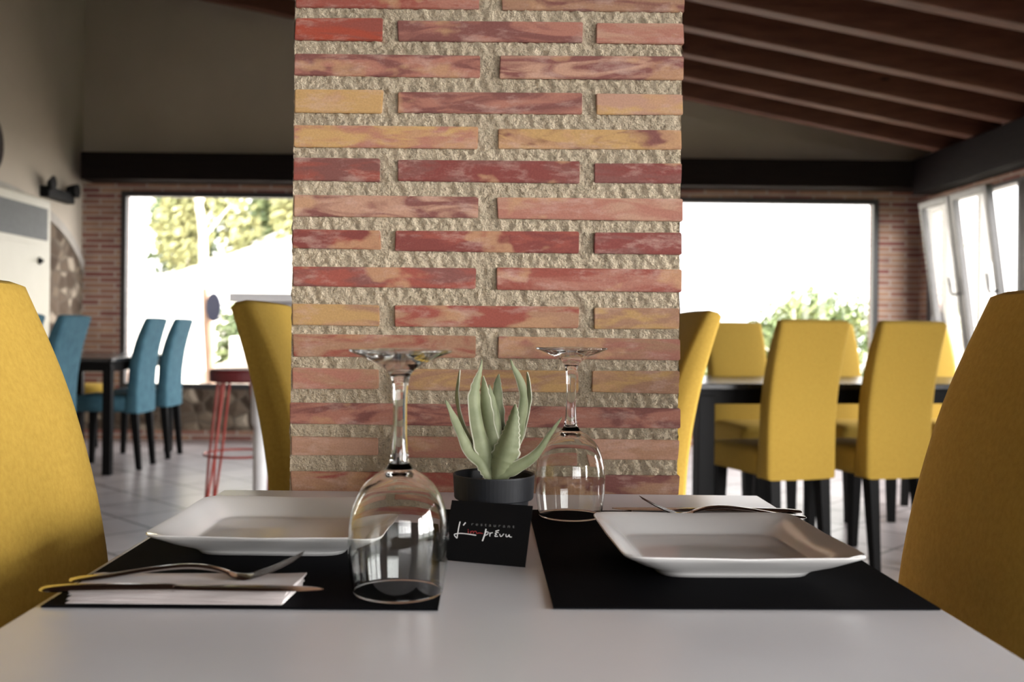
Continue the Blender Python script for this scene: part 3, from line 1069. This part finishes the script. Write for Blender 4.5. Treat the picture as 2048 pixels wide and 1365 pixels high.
# ---------------------------------------------------------------- napkins and cutlery
def napkin(loc, rot, lx, ly, layers, label):
    bm_ = B()
    for q in range(layers):
        z = q * 0.0017
        dx, dy = random.uniform(-.0015, .0015) + q * 0.0006, q * 0.0016
        nx, ny = 22, 8
        rows = []
        for side in (0, 1):
            g = []
            for j_ in range(ny + 1):
                r_ = []
                for i_ in range(nx + 1):
                    u, w_ = i_ / nx, j_ / ny
                    x = -lx / 2 + u * lx + dx * u + (0.006 * w_ * u)
                    y_ = -ly / 2 + w_ * (ly - q * 0.002) + dy
                    wob = 0.0007 * math.sin(u * 11 + q) * math.sin(w_ * 6 + q * 2) + (0.0016 * (u - 0.75) * 4 * w_ if u > 0.75 else 0) * (q / layers)
                    edge = 0.0006 if (j_ == 0 or i_ == 0) else 0
                    r_.append(bm_.verts.new((x, y_, max(z + wob * (q > 0), 0) + (0.0013 - edge if side else 0.0 + edge))))
                g.append(r_)
            rows.append(g)
        lo_, hi_ = rows
        for j_ in range(ny):
            for i_ in range(nx):
                bm_.faces.new((hi_[j_][i_], hi_[j_][i_ + 1], hi_[j_ + 1][i_ + 1], hi_[j_ + 1][i_]))
                bm_.faces.new((lo_[j_][i_], lo_[j_ + 1][i_], lo_[j_ + 1][i_ + 1], lo_[j_][i_ + 1]))
        for i_ in range(nx):
            bm_.faces.new((lo_[0][i_], lo_[0][i_ + 1], hi_[0][i_ + 1], hi_[0][i_]))
            bm_.faces.new((lo_[ny][i_], hi_[ny][i_], hi_[ny][i_ + 1], lo_[ny][i_ + 1]))
        for j_ in range(ny):
            bm_.faces.new((lo_[j_][0], hi_[j_][0], hi_[j_ + 1][0], lo_[j_ + 1][0]))
            bm_.faces.new((lo_[j_][nx], lo_[j_ + 1][nx], hi_[j_ + 1][nx], hi_[j_][nx]))
    o_ = link('napkin', bm_, 'napkin_paper', smooth=True)
    o_.location = loc
    o_.rotation_euler = (0, 0, rot)
    tag(o_, label, 'napkin', 'folded paper napkins')
    return o_


napkin((-0.2360, 0.787, TZ + 0.0022), 0.012, 0.164, 0.060, 6, 'folded white paper napkin under the knife and fork nearest the camera')
napkin((0.2550, 1.135, TZ + 0.0022), PI - 0.02, 0.164, 0.060, 4, 'folded white paper napkin mostly hidden behind the plate, near the pillar')


def bar(bm_, secs, n=10):
    """secs: (x, y, z, half-width, half-thickness)"""
    pts = smooth_curve(secs, 5)
    loft(bm_, [[(x, y_ + w_ * math.cos(2 * PI * k_ / n), z + h_ * math.sin(2 * PI * k_ / n)) for k_ in range(n)] for x, y_, z, w_, h_ in pts])


def knife(label, loc, rot):
    t = thing('table_knife', label, 'knife', loc, rot, 'table knives')
    bm_ = B()
    bar(bm_, [(0.0, 0, 0.0022, 0.003, 0.0008), (0.004, 0, 0.0026, 0.0075, 0.0018), (0.02, 0, 0.003, 0.0088, 0.0026), (0.06, 0, 0.0035, 0.0070, 0.0028), (0.092, 0, 0.0035, 0.0055, 0.0030), (0.102, 0, 0.0035, 0.0060, 0.0026)])
    link('handle', bm_, 'steel', t, smooth=True)
    bm_ = B()
    bar(bm_, [(0.100, 0, 0.0035, 0.0056, 0.0022), (0.112, 0.0008, 0.0034, 0.0075, 0.0012), (0.15, 0.001, 0.0032, 0.0092, 0.0010), (0.19, 0.0006, 0.003, 0.0085, 0.0009), (0.208, 0.0, 0.003, 0.0055, 0.0007), (0.216, -0.002, 0.003, 0.0012, 0.0005)])
    link('blade', bm_, 'steel', t, smooth=True)
    return t


def fork(label, loc, rot):
    t = thing('table_fork', label, 'fork', loc, rot, 'table forks')
    bm_ = B()
    bar(bm_, [(0.0, 0, 0.0012, 0.004, 0.0009), (0.006, 0, 0.0016, 0.0090, 0.0013), (0.03, 0, 0.0040, 0.0085, 0.0016), (0.065, 0, 0.0092, 0.0058, 0.0018), (0.092, 0, 0.0115, 0.0038, 0.0020), (0.112, 0, 0.0098, 0.0034, 0.0020), (0.126, 0, 0.0060, 0.0045, 0.0016)])
    link('handle', bm_, 'steel', t, smooth=True)
    bm_ = B()
    bar(bm_, [(0.124, 0, 0.0064, 0.0040, 0.0016), (0.130, 0, 0.0042, 0.0085, 0.0010), (0.138, 0, 0.0030, 0.0118, 0.0009), (0.146, 0, 0.0040, 0.0122, 0.0008)])
    for q in (-1.5, -0.5, 0.5, 1.5):
        y_ = q * 0.0066
        bar(bm_, [(0.143, y_, 0.0036, 0.0022, 0.0008), (0.155, y_, 0.0075, 0.0019, 0.0008), (0.170, y_ * 0.97, 0.0140, 0.0015, 0.0007), (0.184, y_ * 0.94, 0.0215, 0.0007, 0.0004)], 8)
    link('tines', bm_, 'steel', t, smooth=True)
    return t


kn = knife('long steel knife across the front of the near napkin', (-0.3390, 0.7610, TZ + 0.0100), 0.030)
fk = fork('steel fork with raised tines behind the knife on the near napkin', (-0.3300, 0.795, TZ + 0.0100), 0.05)
dup(kn, 'steel knife laid behind the plate on the napkin by the pillar', (0.3620, 1.135, TZ + 0.0078), PI - 0.02)
dup(fk, 'steel fork whose raised tines poke up behind the plate', (0.3570, 1.107, TZ + 0.0082), PI + 0.01)


# ---------------------------------------------------------------- chairs
def make_chair(name, label, mat, width, loc, rotz, group):
    """upholstered high-back chair facing +X; origin on the floor below the seat"""
    t = thing(name, label, 'chair', loc, rotz, group)
    hw = width / 2
    # back: side outline lofted across the width with rounded edges
    zb = [(0.375, -0.232, -0.145), (0.46, -0.232, -0.152), (0.57, -0.233, -0.160), (0.67, -0.240, -0.166), (0.76, -0.253, -0.181), (0.844, -0.270, -0.203), (0.90, -0.2845, -0.222), (0.95, -0.299, -0.243), (1.0, -0.314, -0.266)]
    zz = smooth_curve(zb, 3)
    def outline(inset):
        i_ = inset
        fr_ = [(xf - i_, z_) for z_, xb, xf in zz]
        bk = [(xb + i_, z_) for z_, xb, xf in zz]
        fr_[0] = (fr_[0][0], fr_[0][1] + i_)
        bk[0] = (bk[0][0], bk[0][1] + i_)
        ft, bt = fr_[-1], bk[-1]
        top = [(ft[0] - 0.004, ft[1] + 0.010 - i_ * 0.6), ((ft[0] * 0.6 + bt[0] * 0.4), ft[1] + 0.015 - i_ * 0.8), (bt[0] + 0.008, bt[1] + 0.010 - i_ * 0.6)]
        return fr_ + top + bk[::-1]
    rings = []
    for w_, ins in ((-hw, 0.011), (-hw + 0.003, 0.006), (-hw + 0.009, 0.002), (-hw + 0.022, 0.0), (-hw * 0.5, -0.001), (0, -0.002), (hw * 0.5, -0.001), (hw - 0.022, 0.0), (hw - 0.009, 0.002), (hw - 0.003, 0.006), (hw, 0.011)):
        rings.append([(x, w_, z_) for x, z_ in outline(ins)])
    bm_ = B()
    loft(bm_, rings)
    link('backrest', bm_, mat, t, smooth=True)
    # seat: domed cushion
    bm_ = B()
    prof = [(0.0, 0.018), (0.012, 0.004), (0.03, 0.0), (0.075, 0.0), (0.093, 0.006), (0.105, 0.022), (0.112, 0.07)]
    rings = []
    x0, x1 = -0.158, 0.225
    for h_, ins in prof:
        r_ = []
        cr = 0.03
        for cx_, cy_, a0 in ((x1, hw, 0), (x0, hw, PI / 2), (x0, -hw, PI), (x1, -hw, 3 * PI / 2)):
            sx_, sy_ = (1 if cx_ == x1 else -1), (1 if cy_ > 0 else -1)
            for k_ in range(4):
                a = a0 + k_ * PI / 6
                r_.append((cx_ - sx_ * (cr + (ins if sx_ > 0 else 0)) + cr * math.cos(a), cy_ - sy_ * (cr + ins) + cr * math.sin(a), 0.385 + h_))
        rings.append(r_)
    loft(bm_, rings)
    link('seat', bm_, mat, t, smooth=True)
    for sx in (-1, 1):
        for sy in (-1, 1):
            bm_ = B()
            xc, yc = (0.185 if sx > 0 else -0.195), sy * (hw - 0.045)
            xe = xc + (0.012 if sx > 0 else -0.035)
            a, c_ = 0.024, 0.016
            loft(bm_, [[(xc - a, yc - a, 0.395), (xc + a, yc - a, 0.395), (xc + a, yc + a, 0.395), (xc - a, yc + a, 0.395)],
                       [(xe - c_, yc - c_, 0), (xe + c_, yc - c_, 0), (xe + c_, yc + c_, 0), (xe - c_, yc + c_, 0)]])
            link('leg', bm_, 'black_wood', t)
    return t


GY, GT = 'mustard upholstered chairs', 'teal upholstered chairs'
yc_ = make_chair('dining_chair', 'mustard high-backed chair drawn up to the white table on the napkin side, brightly lit', 'yellow_fabric', 0.40, (-0.280, 1.000, 0), 0.0, GY)
dup(yc_, 'mustard high-backed chair in shade at the white table, nearest the side windows', (0.318, 0.995, 0), PI - 0.03)
dup(yc_, 'mustard high-backed chair showing behind the pillar beside the pale high table', (-0.172, 2.075, 0), 0.0)
dup(yc_, 'mustard high-backed chair seen edge-on just past the pillar, before the long black table', (0.245, 2.55, 0), PI)

mid = make_chair('dining_chair', 'mustard chair with its back turned, the nearer to the pillar at the long black table', 'yellow_fabric', 0.325, (1.195, 4.20, 0), PI / 2 + 0.33, GY)
dup(mid, 'mustard chair with its back turned, nearer the side windows at the long black table', (1.615, 4.27, 0), PI / 2 + 0.33)
dup(mid, 'mustard chair facing the camera across the black table, next to the pillar', (1.39, 5.16, 0), -PI / 2 + 0.16)
dup(mid, 'mustard chair across the black table, glimpsed between the two turned chairs', (1.93, 5.26, 0), -PI / 2 + 0.16)
dup(mid, 'mustard chair across the black table, beneath the tilted side windows', (2.50, 5.36, 0), -PI / 2 + 0.16)

tc = make_chair('dining_chair', 'teal chair at the small dark table, first of the pair silhouetted against the window', 'teal_fabric', 0.37, (-2.535, 6.77, 0), PI, GT)
dup(tc, 'teal chair at the small dark table, second of the pair, closer to the red stool', (-2.520, 7.33, 0), PI)
dup(tc, 'teal chair standing before the brick pier, between foreground chair and dark table', (-2.565, 5.50, 0), PI)
dup(tc, 'teal chair of which only a top corner shows past the foreground mustard chair', (-2.53, 4.83, 0), PI)


# ---------------------------------------------------------------- dark tables
def dark_table(label, loc, rotz, lx, ly, leg):
    t = thing('dining_table', label, 'table', loc, rotz, 'black tables')
    bm_ = B()
    box(bm_, (-lx / 2, -ly / 2, 0.725), (lx / 2, ly / 2, 0.75), 0.004)
    link('tabletop', bm_, 'black_table_top', t)
    bm_ = B()
    i_ = 0.02
    for a, c_ in (((-lx / 2 + i_, -ly / 2 + i_), (lx / 2 - i_, -ly / 2 + i_ + .022)), ((-lx / 2 + i_, ly / 2 - i_ - .022), (lx / 2 - i_, ly / 2 - i_)),
                  ((-lx / 2 + i_, -ly / 2 + i_ + .022), (-lx / 2 + i_ + .022, ly / 2 - i_ - .022)), ((lx / 2 - i_ - .022, -ly / 2 + i_ + .022), (lx / 2 - i_, ly / 2 - i_ - .022))):
        box(bm_, (a[0], a[1], 0.665), (c_[0], c_[1], 0.725))
    link('apron', bm_, 'black_wood', t)
    for sx in (-1, 1):
        for sy in (-1, 1):
            bm_ = B()
            xc, yc = sx * (lx / 2 - leg / 2 - 0.012), sy * (ly / 2 - leg / 2 - 0.012)
            box(bm_, (xc - leg / 2, yc - leg / 2, 0), (xc + leg / 2, yc + leg / 2, 0.70), 0.003)
            link('leg', bm_, 'black_wood', t)
    return t


rz = 0.16
fl = Vector((0.865, 4.07))
cx_, cy_ = fl.x + 1.05 * math.cos(rz) - 0.34 * math.sin(rz), fl.y + 1.05 * math.sin(rz) + 0.34 * math.cos(rz)
dark_table('long black dining table ringed by mustard chairs', (cx_, cy_, 0), rz, 2.10, 0.68, 0.07)
dark_table('small dark dining table among the teal chairs by the far window', (-2.76, 6.99, 0), 0.0, 0.76, 1.30, 0.055)

# padded seat behind the small table
ys_ = thing('padded_stool', 'yellow padded seat low behind the small dark table, between the teal chairs', 'stool', (-3.15, 7.90, 0))
bm = B()
lathe(bm, [(0.0, 0.40), (0.18, 0.40), (0.188, 0.408), (0.19, 0.45), (0.18, 0.474), (0.14, 0.490), (0.07, 0.498), (0.0, 0.50)], 36)
link('seat', bm, 'yellow_fabric', ys_, smooth=True)
for q in range(4):
    bm = B()
    a = PI / 4 + q * PI / 2
    tube(bm, [(0.12 * math.cos(a), 0.12 * math.sin(a), 0.402), (0.15 * math.cos(a), 0.15 * math.sin(a), 0.002)], [0.018, 0.013])
    link('leg', bm, 'black_wood', ys_, smooth=True)

# pale high table and red stool
ht = thing('high_table', 'pale high table with stone top and thick white legs beside the pillar', 'table', (-0.72, 4.42, 0))
bm = B()
box(bm, (-0.335, -0.35, 1.065), (0.335, 0.35, 1.10), 0.006)
link('tabletop', bm, 'white_stone', ht)
bm = B()
box(bm, (-0.27, -0.27, 0.98), (0.27, 0.27, 1.065), 0.004)
link('apron', bm, 'grey_wash', ht)
for sx in (-1, 1):
    for sy in (-1, 1):
        bm = B()
        xc, yc = sx * 0.222, sy * 0.25
        lathe(bm, [(0.0, 1.02), (0.040, 1.02), (0.040, 0.62), (0.038, 0.56), (0.028, 0.54), (0.027, 0.50), (0.030, 0.46), (0.028, 0.20), (0.022, 0.02), (0.024, 0.0), (0.0, 0.0)], 20, xc, yc)
        link('leg', bm, 'white_stone', ht, smooth=True)

st = thing('bar_stool', 'red wire-legged bar stool with dark red seat next to the pale high table', 'stool', (-1.215, 4.92, 0))
bm = B()
lathe(bm, [(0.0, 0.69), (0.140, 0.69), (0.146, 0.695), (0.148, 0.74), (0.142, 0.752), (0.0, 0.757)], 40)
link('seat', bm, 'red_seat', st, smooth=False)
for q in range(4):
    bm = B()
    a = PI / 4 + q * PI / 2 + 0.12
    ca, sa = math.cos(a), math.sin(a)
    for da in (-0.22, 0.22):
        c2, s2 = math.cos(a + da), math.sin(a + da)
        tube(bm, [(0.115 * c2, 0.115 * s2, 0.692), (0.165 * math.cos(a + da * .55), 0.165 * math.sin(a + da * .55), 0.33), (0.205 * ca, 0.205 * sa, 0.008)], 0.0065)
    link('leg', bm, 'red_metal', st, smooth=True)
bm = B()
tube(bm, [(0.170 * math.cos(2 * PI * q / 40), 0.170 * math.sin(2 * PI * q / 40), 0.335) for q in range(40)], 0.006, cyclic=True)
link('foot_ring', bm, 'red_metal', st, smooth=True)

# ---------------------------------------------------------------- things on the left wall
ac = thing('air_conditioner', 'cream floor-standing air conditioner cabinet against the shaded wall', 'air conditioner', (-3.306, 6.72, 0))
bm = B()
box(bm, (-0.065, -0.52, 0), (0.14, 0.50, 1.86), 0.012)
link('cabinet', bm, 'cream_enamel', ac)
bm = B()
box(bm, (0.141, -0.42, 1.56), (0.146, 0.43, 1.79))
for q in range(9):
    z_ = 1.575 + q * 0.025
    box(bm, (0.144, -0.415, z_), (0.152, 0.425, z_ + 0.009))
link('air_grille', bm, 'grille_grey', ac)
bm = B()
lathe(bm, [(0.0, 0.0), (0.028, 0.0), (0.026, 0.012), (0.012, 0.016), (0.012, 0.032), (0.0, 0.034)], 24)
for v_ in bm.verts:
    v_.co = Vector((0.14 + v_.co.z, 0.31 + v_.co.x, 1.41 + v_.co.y))
link('control_knob', bm, 'black_plastic', ac, smooth=True)
bm = B()
box(bm, (0.1395, -0.45, 0.12), (0.144, 0.46, 1.52), 0.003)
link('front_panel', bm, 'cream_enamel', ac)

el = thing('emergency_light', 'black twin-headed emergency light on the wall above the stone arch', 'wall light', (-3.395, 7.78, 1.93))
bm = B()
box(bm, (-0.003, -0.24, 0.0), (0.07, 0.24, 0.085), 0.008)
link('housing', bm, 'black_plastic', el)
for s_ in (-1, 1):
    bm = B()
    lathe(bm, [(0.0, 0.0), (0.03, 0.0), (0.045, 0.04), (0.058, 0.09), (0.052, 0.092), (0.0, 0.08)], 24)
    for v_ in bm.verts:
        x, y_, z_ = v_.co
        v_.co = Vector((0.035 + z_ * 0.7, s_ * (0.17 + z_ * 0.55) + y_, 0.105 + x))
    link('lamp_head', bm, 'black_plastic', el, smooth=True)

bm = B()
lathe(bm, [(0.0, -0.002), (0.235, -0.002), (0.235, 0.02), (0.215, 0.035), (0.19, 0.028), (0.0, 0.022)], 56)
for v_ in bm.verts:
    x, y_, z_ = v_.co
    v_.co = Vector((z_, x, y_))
o = link('wall_disc', bm, 'dark_plate', smooth=True)
o.location = (XL, 6.70, 2.19)
tag(o, 'round dark disc on the wall above the cream air conditioner, cut by the picture edge', 'wall decoration')

# ---------------------------------------------------------------- outdoors
bm = B()
box(bm, (-30, -30, -0.25), (3.86, 60, -0.12))
box(bm, (3.86, 9.5, -0.25), (40, 60, -0.12))
tag(link('ground', bm, 'terrace_ground'), kind='structure')
bm = B()
box(bm, (3.86, -30, -0.25), (40, 9.5, -0.11))  # unseen dark ground, added to cut light bouncing up onto the left wall
tag(link('added_dark_ground', bm, 'bounce_cut_grass'), kind='structure')
bm = B()
box(bm, (-3.0, 11.6, -0.2), (1.0, 11.85, 0.84), 0.02)
tag(link('garden_wall', bm, 'white_render'), 'low white garden wall outside, behind the red stool', 'garden wall')
bm = B()
bmesh.ops.create_icosphere(bm, subdivisions=4, radius=1.0)
rnd = random.Random(3)
from mathutils import noise as mnoise
for v_ in bm.verts:
    d = 1 + 0.22 * mnoise.noise(v_.co * 1.7) + 0.08 * mnoise.noise(v_.co * 5)
    v_.co = Vector((v_.co.x * 0.60 * d, v_.co.y * 0.35 * d, v_.co.z * 0.36 * d))
o = link('garden_boulder', bm, 'pale_rock', smooth=True)
o.location = (-2.50, 10.9, 0.28)
tag(o, 'pale boulder outside the window behind the red stool', 'rock')

# weathered post with a dark disc, outside behind the teal pair
gp = thing('garden_ornament', 'weathered post with a dark oval disc outside behind the teal chairs', 'garden ornament', (-2.83, 10.0, -0.12))
bm = B()
tube(bm, [(0.10, 0, 0), (0.06, 0, 0.6), (0.03, 0, 1.1), (0.0, 0, 1.46)], [0.05, 0.045, 0.05, 0.03])
link('post', bm, 'weathered_wood', gp, smooth=True)
bm = B()
lathe(bm, [(0.0, -0.012), (0.085, -0.012), (0.09, 0.0), (0.085, 0.012), (0.0, 0.012)], 32)
for v_ in bm.verts:
    x, y_, z_ = v_.co
    v_.co = Vector((0.10 + x * 0.85, z_ - 0.05, 1.27 + y_ * 1.6))
link('disc', bm, 'navy_disc', gp, smooth=True)

# sunlit bank behind
bm = B()
rows = []
for j_ in range(15):
    r_ = []
    for i_ in range(29):
        x = -16 + i_ * 0.75
        y_ = 13.0 + j_ * 1.0
        rise = max(0.0, (j_ / 14)) ** 0.9
        hgt = 3.4 + 0.42 * (x + 6.5)
        z_ = -0.15 + rise * max(0.6, min(hgt, 5.5)) * (1.0 if x < -1 else max(0.0, 1 - (x + 1) / 2.5)) + 0.12 * mnoise.noise(Vector((x, y_, 0)))
        r_.append(bm.verts.new((x, y_, z_)))
    rows.append(r_)
for j_ in range(14):
    for i_ in range(28):
        bm.faces.new((rows[j_][i_], rows[j_][i_ + 1], rows[j_ + 1][i_ + 1], rows[j_ + 1][i_]))
bmesh.ops.extrude_face_region(bm, geom=list(bm.faces))
for v_ in list(bm.verts)[len(rows) * 29:]:
    v_.co.z -= 0.4
tag(link('hillside', bm, 'pale_bank', smooth=True), kind='structure')


def plant(name, label, cat, loc, crown, rx, ry, rz_, nleaf, size, mat, trunk=None, group=None, seed=1):
    rg = random.Random(seed)
    t = thing(name, label, cat, loc, 0, group)
    bm_ = B()
    lobes = [(rg.uniform(-.6, .6), rg.uniform(-.6, .6), rg.uniform(-.5, .6), rg.uniform(0.35, 0.6)) for _ in range(9)]
    for _ in range(nleaf):
        lx, ly, lz, lr = rg.choice(lobes)
        d = Vector((rg.gauss(0, 1), rg.gauss(0, 1), rg.gauss(0, 1))).normalized() * lr * rg.random() ** 0.4
        c_ = Vector(((lx + d.x) * rx, (ly + d.y) * ry, crown + (lz + d.z) * rz_))
        q = Vector((rg.gauss(0, 1), rg.gauss(0, 1), rg.gauss(0, 1))).normalized()
        p_ = q.orthogonal().normalized()
        r_ = q.cross(p_)
        s = size * rg.uniform(0.6, 1.3)
        bm_.faces.new([bm_.verts.new(c_ + p_ * s), bm_.verts.new(c_ + r_ * s * 0.45), bm_.verts.new(c_ - p_ * s), bm_.verts.new(c_ - r_ * s * 0.45)])
    link('foliage', bm_, mat, t)
    if trunk:
        bm_ = B()
        tube(bm_, [(0, -0.35 * ry, -0.3), (0.05, -0.75 * ry, crown * 0.5), (-0.03, -0.85 * ry, crown), (0.04, -0.8 * ry, crown + rz_ * 0.9)], [trunk * 1.25, trunk, trunk * 0.8, trunk * 0.35], 10)
        for q in range(5):
            a = q * 1.3
            tube(bm_, [(0.0, -0.8 * ry, crown - rz_ * 0.5 + q * 0.12 * rz_), (rx * 0.5 * math.cos(a), ry * 0.5 * math.sin(a), crown + rz_ * (0.05 + 0.1 * q))], [trunk * 0.45, trunk * 0.12], 6)
        link('trunk', bm_, 'bark_pale', t, smooth=True)
    return t


GT2 = 'trees on the bank outside'
specs = [(-8.0, 26.8, 'leaves_green', 'green and yellow tree outside, nearest the dark jamb of the window with the teal chairs'),
         (-6.8, 24.2, 'leaves_yellow', 'yellowish bare-trunked tree outside, in the middle of the window'),
         (-5.5, 26.8, 'leaves_green', 'paler green tree outside the window, above the high table'),
         (-4.2, 24.2, 'leaves_yellow', 'thin yellow tree outside, closest to the brick pillar')]
for q, (tx, ty, mt, lab) in enumerate(specs):
    plant('garden_tree', lab, 'tree', (tx, ty, 2.15 + 0.25 * q), 1.5, 1.25, 0.8, 1.9, 3400, 0.12, mt, 0.10, GT2, seed=11 + q)
plant('garden_shrub', 'small green shrub outside, above the low white garden wall', 'shrub', (-2.95, 12.6, -0.12), 0.75, 0.45, 0.4, 0.7, 1800, 0.06, 'leaves_green', 0.02, None, seed=31)
plant('garden_bush', 'broad light green bush outside the window over the mustard chairs', 'bush', (3.62, 12.4, -0.12), 0.78, 1.45, 0.8, 1.0, 8500, 0.06, 'leaves_light', 0.03, None, seed=41)
plant('garden_bush', 'tall green bush glimpsed through the tilted window in the corner', 'bush', (5.35, 11.6, -0.12), 1.5, 0.35, 0.5, 1.2, 1500, 0.06, 'leaves_green', 0.03, None, seed=43)
